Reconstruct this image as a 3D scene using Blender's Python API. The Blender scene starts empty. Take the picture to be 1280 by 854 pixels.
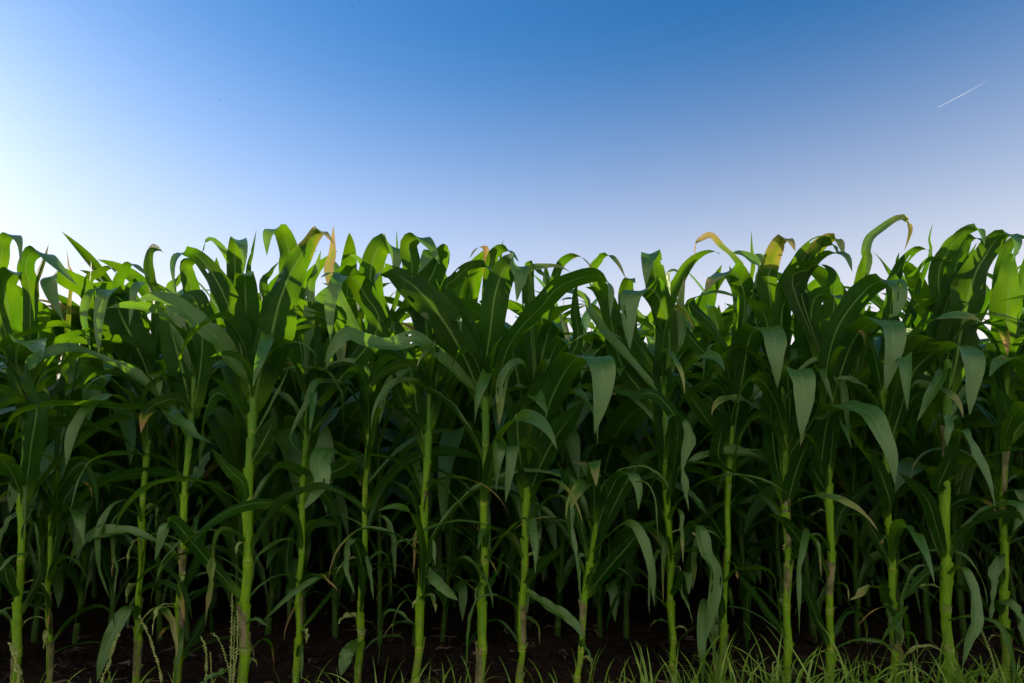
import bpy, math, random
import numpy as np
from mathutils import Vector

SC = bpy.context.scene
COL = SC.collection
rnd = random.Random(7)
PI = math.pi

# ------------------------------------------------------------------ camera
CAM_H, PITCH, SHIFT, F = 0.68, math.radians(5.0), 0.0750, 800.0      # F: focal length in pixels of a 1280 px wide picture
cam_d = bpy.data.cameras.new('camera')
cam = bpy.data.objects.new('camera', cam_d); COL.objects.link(cam)
cam.location = (0, 0, CAM_H); cam.rotation_euler = (PI / 2 + PITCH, 0, 0)
cam_d.sensor_width = 36.0; cam_d.lens = 36.0 * F / 1280.0; cam_d.shift_y = SHIFT
cam_d.clip_start = 0.05; cam_d.clip_end = 20000
SC.camera = cam

def at(px, py, Y):
    """world point seen at photo pixel (px, py) on the vertical plane y = Y"""
    cx, cy = (px - 640.0) / F, (427.0 - py) / F + SHIFT * 1280.0 / F
    dy = math.cos(PITCH) - cy * math.sin(PITCH)
    dz = math.sin(PITCH) + cy * math.cos(PITCH)
    t = Y / dy
    return np.array((cx * t, Y, CAM_H + dz * t))

# ------------------------------------------------------------------ sky, sun
SUN_EL, SUN_AZ = math.radians(12.5), math.radians(-60)     # azimuth from +y, negative to the left
w = bpy.data.worlds.new('World'); SC.world = w; w.use_nodes = True
nt = w.node_tree; bg = nt.nodes['Background']
sky = nt.nodes.new('ShaderNodeTexSky'); sky.sky_type = 'NISHITA'; sky.sun_disc = False
sky.sun_elevation = SUN_EL; sky.sun_rotation = SUN_AZ
sky.altitude = 200; sky.air_density = 1.0; sky.dust_density = 1.05; sky.ozone_density = 4.0
# a clear sky over a pale hazy horizon: the haze thickens towards the horizon all round
hsv = nt.nodes.new('ShaderNodeHueSaturation'); hsv.inputs['Saturation'].default_value = 1.2; nt.links.new(sky.outputs[0], hsv.inputs['Color'])
tcw = nt.nodes.new('ShaderNodeTexCoord'); spw = nt.nodes.new('ShaderNodeSeparateXYZ'); nt.links.new(tcw.outputs['Generated'], spw.inputs[0])
mrw = nt.nodes.new('ShaderNodeMapRange'); nt.links.new(spw.outputs[2], mrw.inputs[0])
mrw.inputs['From Min'].default_value = 0.61; mrw.inputs['From Max'].default_value = 0.18
pww = nt.nodes.new('ShaderNodeMath'); pww.operation = 'POWER'; nt.links.new(mrw.outputs[0], pww.inputs[0]); pww.inputs[1].default_value = 1.8
mxw = nt.nodes.new('ShaderNodeMix'); mxw.data_type = 'RGBA'; nt.links.new(pww.outputs[0], mxw.inputs[0]); nt.links.new(hsv.outputs[0], mxw.inputs[6])
mxw.inputs[7].default_value = (4.25, 4.02, 4.02, 1)
# unseen bright cloud bank behind the photographer, added to light the front row
def wmap(sock, lo, hi):
    n = nt.nodes.new('ShaderNodeMapRange'); n.interpolation_type = 'SMOOTHSTEP'; nt.links.new(sock, n.inputs[0]); n.inputs['From Min'].default_value = lo; n.inputs['From Max'].default_value = hi; return n.outputs[0]
def wmul(a, b_):
    n = nt.nodes.new('ShaderNodeMath'); n.operation = 'MULTIPLY'; nt.links.new(a, n.inputs[0]); nt.links.new(b_, n.inputs[1]); return n.outputs[0]
cn = nt.nodes.new('ShaderNodeTexNoise'); nt.links.new(tcw.outputs['Generated'], cn.inputs['Vector']); cn.inputs['Scale'].default_value = 2.6; cn.inputs['Detail'].default_value = 7.0
cf = wmul(wmul(wmap(spw.outputs[1], -0.12, -0.40), wmap(cn.outputs['Fac'], 0.36, 0.56)), wmul(wmap(spw.outputs[2], 0.34, 0.52), wmap(spw.outputs[2], 0.97, 0.8)))
mxc = nt.nodes.new('ShaderNodeMix'); mxc.data_type = 'RGBA'; nt.links.new(cf, mxc.inputs[0]); nt.links.new(mxw.outputs[2], mxc.inputs[6])
mxc.inputs[7].default_value = (8.2, 7.6, 6.6, 1); nt.links.new(mxc.outputs[2], bg.inputs[0])
bg.inputs[1].default_value = 0.120
sun_d = bpy.data.lights.new('sun', 'SUN'); sun_d.energy = 5.0; sun_d.angle = math.radians(0.5); sun_d.color = (1.0, 0.86, 0.66)
sun = bpy.data.objects.new('sun', sun_d); COL.objects.link(sun)
to_sun = Vector((math.sin(SUN_AZ) * math.cos(SUN_EL), math.cos(SUN_AZ) * math.cos(SUN_EL), math.sin(SUN_EL)))
sun.rotation_euler = to_sun.to_track_quat('Z', 'Y').to_euler()
SC.view_settings.view_transform = 'Standard'; SC.view_settings.look = 'None'
SC.view_settings.gamma = 1.0; SC.view_settings.use_curve_mapping = False
SC.view_settings.exposure = 1.0
SC.render.engine = 'CYCLES'
SC.cycles.max_bounces = 8; SC.cycles.transparent_max_bounces = 8; SC.cycles.transmission_bounces = 6; SC.cycles.diffuse_bounces = 4
SC.cycles.use_denoising = True

# ------------------------------------------------------------------ materials
class NT:
    def __init__(s, name):
        s.m = bpy.data.materials.new(name); s.m.use_nodes = True
        s.t = s.m.node_tree; s.t.nodes.clear()
        s.out = s.t.nodes.new('ShaderNodeOutputMaterial')
    def n(s, kind, **kw):
        nd = s.t.nodes.new('ShaderNode' + kind)
        for k, v in kw.items(): setattr(nd, k, v)
        return nd
    def l(s, a, b): s.t.links.new(a, b)
    def val(s, sock, v):
        if hasattr(v, 'is_output') or isinstance(v, bpy.types.NodeSocket): s.l(v, sock)
        else: sock.default_value = v
    def math(s, op, a, b=0.0, c=0.0, clamp=False):
        nd = s.n('Math', operation=op, use_clamp=clamp)
        s.val(nd.inputs[0], a); s.val(nd.inputs[1], b); s.val(nd.inputs[2], c)
        return nd.outputs[0]
    def smooth(s, x, lo, hi, a=0.0, b=1.0):
        nd = s.n('MapRange', interpolation_type='SMOOTHSTEP')
        s.val(nd.inputs['Value'], x); nd.inputs['From Min'].default_value = lo; nd.inputs['From Max'].default_value = hi
        nd.inputs['To Min'].default_value = a; nd.inputs['To Max'].default_value = b
        return nd.outputs[0]
    def mix(s, f, a, b):
        nd = s.n('Mix', data_type='RGBA')
        s.val(nd.inputs[0], f)
        for k, v in ((6, a), (7, b)):
            s.val(nd.inputs[k], v if isinstance(v, bpy.types.NodeSocket) else (*v, 1.0))
        return nd.outputs[2]
    def noise(s, vec, scale, detail=3.0, rough=0.55):
        nd = s.n('TexNoise'); s.l(vec, nd.inputs['Vector'])
        nd.inputs['Scale'].default_value = scale; nd.inputs['Detail'].default_value = detail; nd.inputs['Roughness'].default_value = rough
        return nd.outputs['Fac']

def leaf_material(name, dry=0.0, hue=0.0):
    b = NT(name)
    uv = b.n('UVMap'); sp = b.n('SeparateXYZ'); b.l(uv.outputs[0], sp.inputs[0])
    u, v = sp.outputs[0], sp.outputs[1]
    du = b.math('ABSOLUTE', b.math('SUBTRACT', u, 0.5))
    geo = b.n('NewGeometry'); oi = b.n('ObjectInfo')
    pos = geo.outputs['Position']
    big = b.noise(pos, 9.0, 3.0)
    fine = b.noise(pos, 70.0, 4.0, 0.7)
    # parallel veins: noise stretched along the blade
    cmb = b.n('CombineXYZ'); b.l(b.math('MULTIPLY', u, 46.0), cmb.inputs[0]); b.l(b.math('MULTIPLY', v, 3.0), cmb.inputs[1]); b.l(b.math('MULTIPLY', oi.outputs['Random'], 40.0), cmb.inputs[2])
    vein = b.noise(cmb.outputs[0], 1.0, 2.0, 0.6)
    g = b.mix(b.smooth(big, 0.35, 0.68), (0.002 + hue, 0.017, 0.002), (0.006 + hue, 0.034, 0.003))
    g = b.mix(b.math('MULTIPLY', b.smooth(vein, 0.46, 0.66), 0.75), g, (0.020, 0.062, 0.006))
    g = b.mix(b.math('MULTIPLY', b.smooth(fine, 0.66, 0.80), 0.35), g, (0.07, 0.11, 0.03))
    g = b.mix(b.math('MULTIPLY', oi.outputs['Random'], 0.35), g, (0.024, 0.080, 0.008))
    g = b.mix(b.smooth(v, 0.20, 0.0, 0.0, 0.75), g, (0.12, 0.24, 0.012))      # pale base of the blade
    les = b.noise(pos, 85.0, 2.0, 0.6); g = b.mix(b.smooth(les, 0.70, 0.74, 0, 0.7), g, (0.16, 0.13, 0.04))
    pat = b.noise(pos, 16.0, 4.0, 0.6); g = b.mix(b.smooth(pat, 0.58, 0.72, 0, 0.5), g, (0.045, 0.085, 0.004))
    speck = b.noise(pos, 330.0, 1.0, 0.5)
    g = b.mix(b.smooth(speck, 0.77, 0.80, 0, 0.8), g, (0.42, 0.46, 0.30))
    rib = b.math('MULTIPLY', b.smooth(du, 0.050, 0.016), b.smooth(v, 0.92, 0.55, 0.0, 0.85))
    g = b.mix(rib, g, (0.13, 0.24, 0.045))
    tr = b.mix(b.smooth(big, 0.3, 0.7), (0.12, 0.36, 0.003), (0.24, 0.48, 0.004))
    tr = b.mix(b.math('MULTIPLY', b.smooth(vein, 0.45, 0.8), 0.4), tr, (0.32, 0.58, 0.01))
    tr = b.mix(rib, tr, (0.20, 0.32, 0.04))
    if dry:
        edge = b.math('ADD', b.math('ADD', v, b.math('MULTIPLY', du, 0.25)), b.math('MULTIPLY', b.math('SUBTRACT', big, 0.5), 0.7))
        d = b.smooth(edge, 0.98 - dry, 1.14 - dry); yl = b.smooth(edge, 0.88 - dry, 1.05 - dry)
        g = b.mix(yl, g, (0.22, 0.24, 0.02)); tr = b.mix(yl, tr, (0.45, 0.45, 0.03))
        dc = b.mix(b.smooth(vein, 0.35, 0.7), (0.22, 0.11, 0.035), (0.55, 0.38, 0.16))
        g = b.mix(d, g, dc); tr = b.mix(d, tr, (0.55, 0.36, 0.12))
    back = geo.outputs['Backfacing']
    g = b.mix(back, b.mix(0.5, g, (0.070, 0.175, 0.016)), g)
    p = b.n('BsdfPrincipled'); b.l(g, p.inputs['Base Color'])
    b.l(b.math('ADD', b.smooth(fine, 0.3, 0.7, 0.27, 0.40), b.math('MULTIPLY', back, 0.28)), p.inputs['Roughness'])
    b.l(b.math('SUBTRACT', 1.0, b.math('MULTIPLY', back, 0.88)), p.inputs['Specular IOR Level'])
    p.inputs['Specular Tint'].default_value = (0.85, 1.0, 0.6, 1)
    bump = b.n('Bump'); bump.inputs['Strength'].default_value = 0.6; bump.inputs['Distance'].default_value = 0.003
    b.l(b.math('ADD', b.math('MULTIPLY', vein, 0.7), b.math('ADD', b.math('MULTIPLY', rib, 0.6), b.math('MULTIPLY', fine, 0.35))), bump.inputs['Height'])
    b.l(bump.outputs[0], p.inputs['Normal'])
    t = b.n('BsdfTranslucent'); b.l(tr, t.inputs[0])
    mx = b.n('MixShader'); mx.inputs[0].default_value = 0.27
    b.l(p.outputs[0], mx.inputs[1]); b.l(t.outputs[0], mx.inputs[2]); b.l(mx.outputs[0], b.out.inputs[0])
    return b.m

def stalk_material(name='corn_stalk', dark=1.0):
    b = NT(name)
    uv = b.n('UVMap'); sp = b.n('SeparateXYZ'); b.l(uv.outputs[0], sp.inputs[0])
    v = sp.outputs[1]                                   # v: height in metres
    geo = b.n('NewGeometry'); pos = geo.outputs['Position']
    mp = b.n('Mapping'); b.l(pos, mp.inputs[0]); mp.inputs['Scale'].default_value = (1, 1, 0.06)
    streak = b.noise(mp.outputs[0], 260.0, 3.0); blot = b.noise(pos, 14.0, 3.0); sp2 = b.noise(pos, 160.0, 3.0)
    g = b.mix(b.smooth(streak, 0.35, 0.65), (0.10, 0.21, 0.003), (0.22, 0.35, 0.006))
    g = b.mix(b.smooth(blot, 0.40, 0.75, 0, 0.7), g, (0.14, 0.30, 0.005))
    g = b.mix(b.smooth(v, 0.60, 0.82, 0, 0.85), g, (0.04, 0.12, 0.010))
    g = b.mix(b.smooth(v, 0.10, 0.0, 0, 0.6), g, (0.17, 0.20, 0.05))
    node = sp.outputs[0]                                # u: nearness to a node of the stalk
    g = b.mix(b.smooth(node, 0.10, 0.55, 0, 0.55), g, (0.32, 0.38, 0.04))
    g = b.mix(b.smooth(node, 0.72, 0.95, 0, 0.75), g, (0.13, 0.14, 0.02))
    g = b.mix(b.smooth(sp2, 0.64, 0.76, 0, 0.6), g, (0.10, 0.13, 0.03))
    low = b.noise(pos, 45.0, 4.0, 0.7)
    g = b.mix(b.math('MULTIPLY', b.smooth(low, 0.52, 0.66), b.smooth(v, 0.45, 0.05, 0.15, 0.7)), g, (0.13, 0.10, 0.035))
    oi = b.n('ObjectInfo'); g = b.mix(b.math('MULTIPLY', oi.outputs['Random'], 0.55), g, (0.12, 0.27, 0.006))
    g = b.mix(b.math('MULTIPLY', b.smooth(blot, 0.52, 0.70), b.smooth(v, 0.35, 0.05, 0.0, 0.6)), g, (0.16, 0.10, 0.05))
    if dark < 1: g = b.mix(1 - dark, g, (0.015, 0.05, 0.005))  # shade inside the field mixed into the stalk colour
    p = b.n('BsdfPrincipled'); b.l(g, p.inputs['Base Color']); p.inputs['Roughness'].default_value = 0.5; p.inputs['Specular IOR Level'].default_value = 0.2
    p.inputs['Subsurface Weight'].default_value = 0.0
    bump = b.n('Bump'); bump.inputs['Strength'].default_value = 0.6; bump.inputs['Distance'].default_value = 0.0016
    b.l(b.math('ADD', streak, b.math('MULTIPLY', sp2, 0.3)), bump.inputs['Height']); b.l(bump.outputs[0], p.inputs['Normal'])
    b.l(p.outputs[0], b.out.inputs[0]); return b.m

def simple_leafy(name, c1, c2, tr, rough=0.5, fac=0.35, scale=20.0):
    b = NT(name); geo = b.n('NewGeometry')
    n1 = b.noise(geo.outputs['Position'], scale, 3.0)
    g = b.mix(b.smooth(n1, 0.35, 0.65), c1, c2)
    p = b.n('BsdfPrincipled'); b.l(g, p.inputs['Base Color']); p.inputs['Roughness'].default_value = rough
    t = b.n('BsdfTranslucent'); t.inputs[0].default_value = (*tr, 1)
    mx = b.n('MixShader'); mx.inputs[0].default_value = fac
    b.l(p.outputs[0], mx.inputs[1]); b.l(t.outputs[0], mx.inputs[2]); b.l(mx.outputs[0], b.out.inputs[0])
    return b.m

def soil_material():
    b = NT('soil'); geo = b.n('NewGeometry'); pos = geo.outputs['Position']
    a = b.noise(pos, 3.0, 5.0); c = b.noise(pos, 38.0, 6.0, 0.65); e = b.noise(pos, 160.0, 4.0)
    g = b.mix(b.smooth(a, 0.3, 0.7), (0.012, 0.007, 0.0045), (0.026, 0.015, 0.009))
    g = b.mix(b.smooth(c, 0.5, 0.75), g, (0.07, 0.044, 0.028))
    g = b.mix(b.smooth(e, 0.68, 0.76), g, (0.2, 0.15, 0.10))
    sy = b.n('SeparateXYZ'); b.l(pos, sy.inputs[0])       # unseen pale stubble on this side of the corn, added to bounce light
    st = b.mix(b.smooth(c, 0.4, 0.65), (0.26, 0.24, 0.09), (0.44, 0.36, 0.18))
    g = b.mix(b.math('LESS_THAN', b.math('ADD', sy.outputs[1], b.math('MULTIPLY', a, 0.2)), 1.62), g, st)
    p = b.n('BsdfPrincipled'); b.l(g, p.inputs['Base Color']); p.inputs['Roughness'].default_value = 0.95; p.inputs['Specular IOR Level'].default_value = 0.08
    bump = b.n('Bump'); bump.inputs['Strength'].default_value = 0.8; bump.inputs['Distance'].default_value = 0.02
    b.l(b.math('ADD', c, b.math('MULTIPLY', e, 0.3)), bump.inputs['Height']); b.l(bump.outputs[0], p.inputs['Normal'])
    b.l(p.outputs[0], b.out.inputs[0]); return b.m

M_LEAF = leaf_material('corn_leaf')
M_LEAF2 = leaf_material('corn_leaf_yellower', hue=0.004)
M_DRY = leaf_material('corn_leaf_dry_tip', dry=0.13)
M_DRY2 = leaf_material('corn_leaf_half_dry', dry=0.27)
M_STALK = stalk_material()
M_STALK_SHADED = stalk_material('shade_painted_corn_stalk', 0.15)  # same stalk for the rear rows, with the rows' shade painted in
M_HUSK = simple_leafy('dry_husk', (0.20, 0.30, 0.04), (0.40, 0.42, 0.14), (0.4, 0.45, 0.08), 0.6, 0.3, 60)
M_GRASS = simple_leafy('grass_blades', (0.09, 0.20, 0.012), (0.26, 0.38, 0.03), (0.25, 0.42, 0.03), 0.5, 0.35, 26)
M_SEED = simple_leafy('seed_spike', (0.26, 0.34, 0.06), (0.46, 0.50, 0.15), (0.5, 0.55, 0.2), 0.6, 0.3, 90)
M_SOIL = soil_material()
M_LITTER = simple_leafy('dead_leaf', (0.05, 0.032, 0.018), (0.16, 0.11, 0.06), (0.1, 0.07, 0.03), 0.8, 0.1, 30)
M_BROWNHUSK = simple_leafy('brown_husk', (0.10, 0.11, 0.025), (0.30, 0.24, 0.10), (0.3, 0.25, 0.08), 0.7, 0.25, 45)
M_DRYSTEM = simple_leafy('dry_stem', (0.42, 0.24, 0.15), (0.52, 0.34, 0.22), (0.3, 0.2, 0.1), 0.7, 0.1, 40)

# ------------------------------------------------------------------ mesh helpers
def make_mesh(name, V, Fc, uvs, mat):
    me = bpy.data.meshes.new(name)
    V = np.asarray(V, np.float32); Fc = np.asarray(Fc, np.int32)
    me.vertices.add(len(V)); me.vertices.foreach_set('co', V.ravel())
    me.loops.add(Fc.size); me.loops.foreach_set('vertex_index', Fc.ravel())
    me.polygons.add(len(Fc))
    me.polygons.foreach_set('loop_start', np.arange(0, Fc.size, Fc.shape[1], dtype=np.int32))
    me.polygons.foreach_set('use_smooth', np.ones(len(Fc), bool))
    if uvs is not None:
        lay = me.uv_layers.new(name='UVMap')
        lay.data.foreach_set('uv', np.asarray(uvs, np.float32)[Fc.ravel()].ravel())
    for m in (mat if isinstance(mat, (list, tuple)) else [mat]): me.materials.append(m)
    me.update(calc_edges=True); me.validate()
    return me

def link(name, data, parent=None, loc=None):
    o = bpy.data.objects.new(name, data); COL.objects.link(o)
    if parent is not None: o.parent = parent
    if loc is not None: o.location = loc
    return o

def tag(o, label, cat, group=None, kind=None):
    if label: o['label'] = label
    if cat: o['category'] = cat
    if group: o['group'] = group
    if kind: o['kind'] = kind
    return o

def unit(a): return a / max(1e-9, float(np.linalg.norm(a)))

def catmull(P, n):
    P = np.asarray(P, float)
    if len(P) == 2: P = np.array([P[0], (P[0] + P[1]) / 2, P[1]])
    Q = np.vstack([2 * P[0] - P[1], P, 2 * P[-1] - P[-2]])
    dense = []
    for i in range(1, len(Q) - 2):
        for t in np.linspace(0, 1, 14, endpoint=False):
            a, b, c, d = Q[i - 1], Q[i], Q[i + 1], Q[i + 2]
            dense.append(0.5 * (2 * b + (c - a) * t + (2 * a - 5 * b + 4 * c - d) * t * t + (3 * b - a - 3 * c + d) * t ** 3))
    dense.append(Q[-2]); D = np.array(dense)
    s = np.concatenate([[0], np.cumsum(np.linalg.norm(np.diff(D, axis=0), axis=1))])
    tt = np.linspace(0, s[-1], n)
    return np.stack([np.interp(tt, s, D[:, k]) for k in range(3)], 1), s[-1]

def width_profile(v, base=0.42, peak=0.5, power=2.3):
    a = np.clip(v / peak, 0, 1); rise = base + (1 - base) * (a * a * (3 - 2 * a))
    b = np.clip((v - peak) / (1 - peak), 0, 1)
    neck = 1 - 0.5 * np.exp(-v / 0.04) if base < 0.7 else 1
    return rise * neck * np.clip(1 - b ** power, 0.0, 1)

def blade(P, half, L0, twist=0.0, fold=0.30, ripple=0.10, seed=0, cols=8, tear=0.0, base=0.45, peak=0.5, power=2.3, ref=None, keep=0.0, clasp=0.0, under=False, holes=False):
    """vertices, quads and uvs of a maize blade along the centre line P; half = widest half width"""
    r = np.random.RandomState(seed % 2 ** 31)
    n = len(P); T = np.gradient(P, axis=0); T /= np.maximum(np.linalg.norm(T, axis=1, keepdims=True), 1e-9)
    L = np.zeros_like(P); l = L0 - T[0] * np.dot(L0, T[0]); l = unit(l)
    ref = l.copy() if ref is None else unit(np.asarray(ref, float))
    for i in range(n):
        l = unit(l - T[i] * np.dot(l, T[i]))
        if keep > 0:                                   # a drooping blade keeps its width level while it folds over
            q = ref - T[i] * np.dot(ref, T[i]); k = keep * float(np.dot(q, q)) ** 1.5; l = unit(l * (1 - k) + q * k)
        L[i] = l
    v = np.linspace(0, 1, n)
    N = np.cross(T, L)
    up = float(np.sum(N[:, 2] * (0.2 + v))) if not under else float(np.sum(N[:, 1]))
    if up < 0: L = -L; N = -N                                        # upper side of the blade = front of its faces
    ang = twist * v + 0.18 * np.sin(v * r.uniform(4, 9) + r.uniform(0, 6)) * v
    ca, sa = np.cos(ang)[:, None], np.sin(ang)[:, None]
    L, N = L * ca + N * sa, N * ca - L * sa
    wv = half * width_profile(v, base, peak, power)
    u = np.linspace(-1, 1, cols + 1)
    f = fold * (1.25 - 0.9 * v) + clasp * np.exp(-v / 0.05)
    fr = r.uniform(14, 30, 2) if n >= 30 else r.uniform(9, 18, 2); ph = r.uniform(0, 6.28, 2); fr2 = r.uniform(36, 56, 2) if n >= 30 else r.uniform(22, 34, 2)
    side = []
    for k in range(2):
        rp = np.sin(fr[k] * v + ph[k] + 1.5 * np.sin(3.1 * v + ph[1 - k])) + 0.4 * np.sin(fr2[k] * v + ph[k] * 2)
        env = np.clip(v * 5, 0, 1) * np.clip((1 - v) * 3, 0.15, 1)
        cut = np.ones(n)
        if tear > 0:
            jag = np.interp(v, np.linspace(0, 1, 13), r.uniform(0, 1, 13))
            cut = 1 - tear * np.clip(jag * 1.6 - 0.5, 0, 1) - tear * 0.25 * r.rand(n)
        side.append((rp * env * ripple, cut))
    V = np.zeros((n, cols + 1, 3)); UV = np.zeros((n, cols + 1, 2))
    for j, uu in enumerate(u):
        rp, cut = side[0] if uu < 0 else side[1]
        a = abs(uu)
        x = uu * wv * cut; h = wv * (f * (a ** 1.3) + rp * a ** 2.2)
        V[:, j] = P + L * (x * np.cos(f * 0.8))[:, None] + N * h[:, None]
        UV[:, j, 0] = 0.5 + uu / 2; UV[:, j, 1] = v
    idx = np.arange(n * (cols + 1)).reshape(n, cols + 1)
    Q = np.stack([idx[:-1, :-1], idx[1:, :-1], idx[1:, 1:], idx[:-1, 1:]], -1).reshape(-1, 4)
    if holes:                                          # feeding holes and nicks of insects
        keepq = np.ones(len(Q), bool)
        for _ in range(r.randint(1, 5)):
            i, j = r.randint(int(n * .25), int(n * .85)), r.choice([q for q in range(cols) if abs(q - (cols - 1) / 2) > 1])
            keepq[i * cols + j] = False
            if r.rand() < 0.5 and i + 1 < n - 1: keepq[(i + 1) * cols + j] = False
        Q = Q[keepq]
    return V.reshape(-1, 3), Q, UV.reshape(-1, 2)

def tube(P, R, seg=10, uvh=None, cap=True):
    P = np.asarray(P, float); n = len(P)
    T = np.gradient(P, axis=0); T /= np.maximum(np.linalg.norm(T, axis=1, keepdims=True), 1e-9)
    a0 = unit(np.cross(T[0], (0.3, 1, 0.1))); V = []; UV = []
    for i in range(n):
        a0 = unit(a0 - T[i] * np.dot(a0, T[i])); b0 = np.cross(T[i], a0)
        for k in range(seg):
            an = 2 * PI * k / seg
            V.append(P[i] + R[i] * (a0 * math.cos(an) + b0 * math.sin(an))); UV.append((k / seg, uvh[i] if uvh is not None else i / (n - 1)))
    Q = [(i * seg + k, i * seg + (k + 1) % seg, (i + 1) * seg + (k + 1) % seg, (i + 1) * seg + k) for i in range(n - 1) for k in range(seg)]
    if cap:
        V.append(P[-1] + T[-1] * R[-1] * 0.5); UV.append((0.5, UV[-1][1])); c = len(V) - 1; b = (n - 1) * seg
        Q += [(b + k, b + (k + 1) % seg, c, c) for k in range(0)]
    return np.array(V), np.array(Q), np.array(UV)

def stalk_points(base, top, rad, r, bend=0.01):
    """centre line, radii and node heights of a maize stalk with swollen nodes"""
    H = top[2] - base[2]; zs = [0.0]; gap = 0.07
    while zs[-1] + gap < H * 0.93:
        zs.append(zs[-1] + gap * r.uniform(0.88, 1.12)); gap = min(0.20, gap * 1.28)
    nodes = zs[1:]
    hs = sorted(set([0.0, H] + [h + d for h in nodes for d in (-0.012, -0.004, 0.002, 0.008, 0.016)] + list(np.linspace(0, H, 14))))
    hs = [h for h in hs if 0 <= h <= H]
    P, R = [], []
    ph = r.uniform(0, 6.28)
    for h in hs:
        t = h / H
        off = bend * math.sin(PI * t) * np.array((math.cos(ph), math.sin(ph), 0))
        k = min((i for i in range(len(nodes))), key=lambda i: abs(nodes[i] - h), default=None)
        zig = 0.003 * (1 if (k or 0) % 2 else -1)
        P.append(base + (top - base) * t + off + np.array((zig, 0, 0)))
        rr = rad * 0.90 * (1.06 - 0.42 * t ** 1.5)
        d = min([abs(h - q) for q in nodes] or [1])
        rr *= 1 + 0.17 * math.exp(-(d / 0.006) ** 2)
        if t < 0.06: rr *= 1.12
        R.append(rr)
    return np.array(P), np.array(R), np.array(hs), nodes

def node_uv(U, nodes):
    U = U.copy(); nd = np.asarray(nodes)
    d = np.min(np.abs(U[:, 1:2] - nd[None, :] - 0.002), axis=1); U[:, 0] = np.exp(-(d / 0.008) ** 2); return U

def join_geo(parts):
    Vs, Qs, Us, n = [], [], [], 0
    for V, Q, U in parts:
        Vs.append(V); Qs.append(Q + n); Us.append(U); n += len(V)
    return np.vstack(Vs), np.vstack(Qs), np.vstack(Us)

def sheath_geo(p0, p1, r0, r1, az, seg=12):
    """leaf sheath clasping the stalk from p0 up to the collar p1, open slit away from az, flared and slanted collar"""
    ks = np.linspace(0, 1, 7); V, U = [], []
    for t in ks:
        c = p0 + (p1 - p0) * t; rr = r0 + (r1 - r0) * t + 0.0045 * max(0, t - 0.75) * 4 * 0.6
        for k in range(seg + 1):
            a = az + (k / seg - 0.5) * (2 * PI * 0.93)
            dip = 0.016 * (abs(k / seg - 0.5) * 2) ** 2 * max(0, t - 0.6) / 0.4
            wob = 1 + 0.07 * math.sin(3 * a + 4 * t)
            V.append(c + np.array((math.cos(a) * rr * wob, math.sin(a) * rr * wob, -dip))); U.append((k / seg, t * 0.12))
    n = seg + 1
    Q = [(i * n + k, i * n + k + 1, (i + 1) * n + k + 1, (i + 1) * n + k) for i in range(len(ks) - 1) for k in range(seg)]
    return np.array(V), np.array(Q), np.array(U)

# ------------------------------------------------------------------ the front row, leaf by leaf
# stalks: photo x,y low on the stalk; x,y higher up; y where the stalk ends in the whorl; row offset (m); thickness (m)
FRONT = [
    (20, 850, 30, 610, 500, 0.00, 0.0115), (64, 850, 63, 700, 640, 0.10, 0.0085), (172, 850, 184, 600, 480, 0.12, 0.0105),
    (223, 850, 237, 580, 470, 0.05, 0.0115), (304, 850, 314, 540, 455, -0.06, 0.0160), (371, 850, 378, 660, 500, 0.08, 0.0105),
    (448, 850, 459, 560, 450, 0.14, 0.0110), (520, 850, 532, 560, 455, 0.02, 0.0125), (600, 850, 604, 550, 460, 0.0, 0.0140),
    (651, 850, 662, 620, 500, 0.04, 0.0120), (724, 850, 735, 740, 650, 0.0, 0.0100), (841, 820, 833, 610, 470, 0.13, 0.0105),
    (903, 820, 911, 600, 460, 0.15, 0.0110), (984, 850, 979, 600, 470, 0.06, 0.0120), (1037, 850, 1033, 570, 460, 0.05, 0.0120),
    (1118, 850, 1108, 640, 480, 0.02, 0.0115), (1187, 850, 1184, 580, 450, -0.04, 0.0150), (1258, 830, 1257, 600, 470, 0.08, 0.0125)]
FRONT_LABELS = [
    "corn plant with the fat pale knobbly seed spike leaning against its stalk foot", 
    "short thin corn plant whose one broad leaf bends over at knee height",
    "corn plant with a ragged leaf torn into hanging ribbons above its stalk",
    "corn plant whose long leaf arches sideways over two neighbours, just before the thickest stalk",
    "corn plant with the thickest stalk and a huge broad leaf ending in a brown tip",
    "corn plant with a small bright bent leaf catching light beside the thickest stalk",
    "corn plant with a shredded crumpled leaf hanging low on its stalk",
    "corn plant with bare leaning stalk and thin wiry leaves crossing it at waist height",
    "corn plant with tall straight bare stalk and a big leaf leaning diagonally up",
    "corn plant with a broad dark arching leaf that hangs down pointed",
    "young short corn plant with upright narrow leaves, lowest of the front row",
    "corn plant wrapped in a twisted pale hanging leaf, just beyond the young short plant",
    "corn plant with one very wide upright leaf and a pale midrib",
    "corn plant with a pointed hanging leaf bright on its lower half",
    "corn plant with sunlit yellow-green arching leaf high over its stalk",
    "corn plant with withered yellow leaf clinging low to its stalk",
    "thick corn plant with tall sunlit leaf rising above the grass clump",
    "corn plant with dark rust-free wide leaf beside the torn drooping one at the row's end"]
FRONT_LABELS[17] = "corn plant with very wide dark upright leaf, rooted where the grass is densest"

PANEL = {}
for i, x0 in enumerate((0, 200, 400, 600, 800, 1000)):
    PANEL['A%d' % (i + 1)] = (x0, 270, 4.27); PANEL['B%d' % (i + 1)] = (x0, 440, 4.27)
for i, x0 in enumerate((0, 320, 640, 960)): PANEL['C%d' % (i + 1)] = (x0, 554, 2.847)

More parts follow.
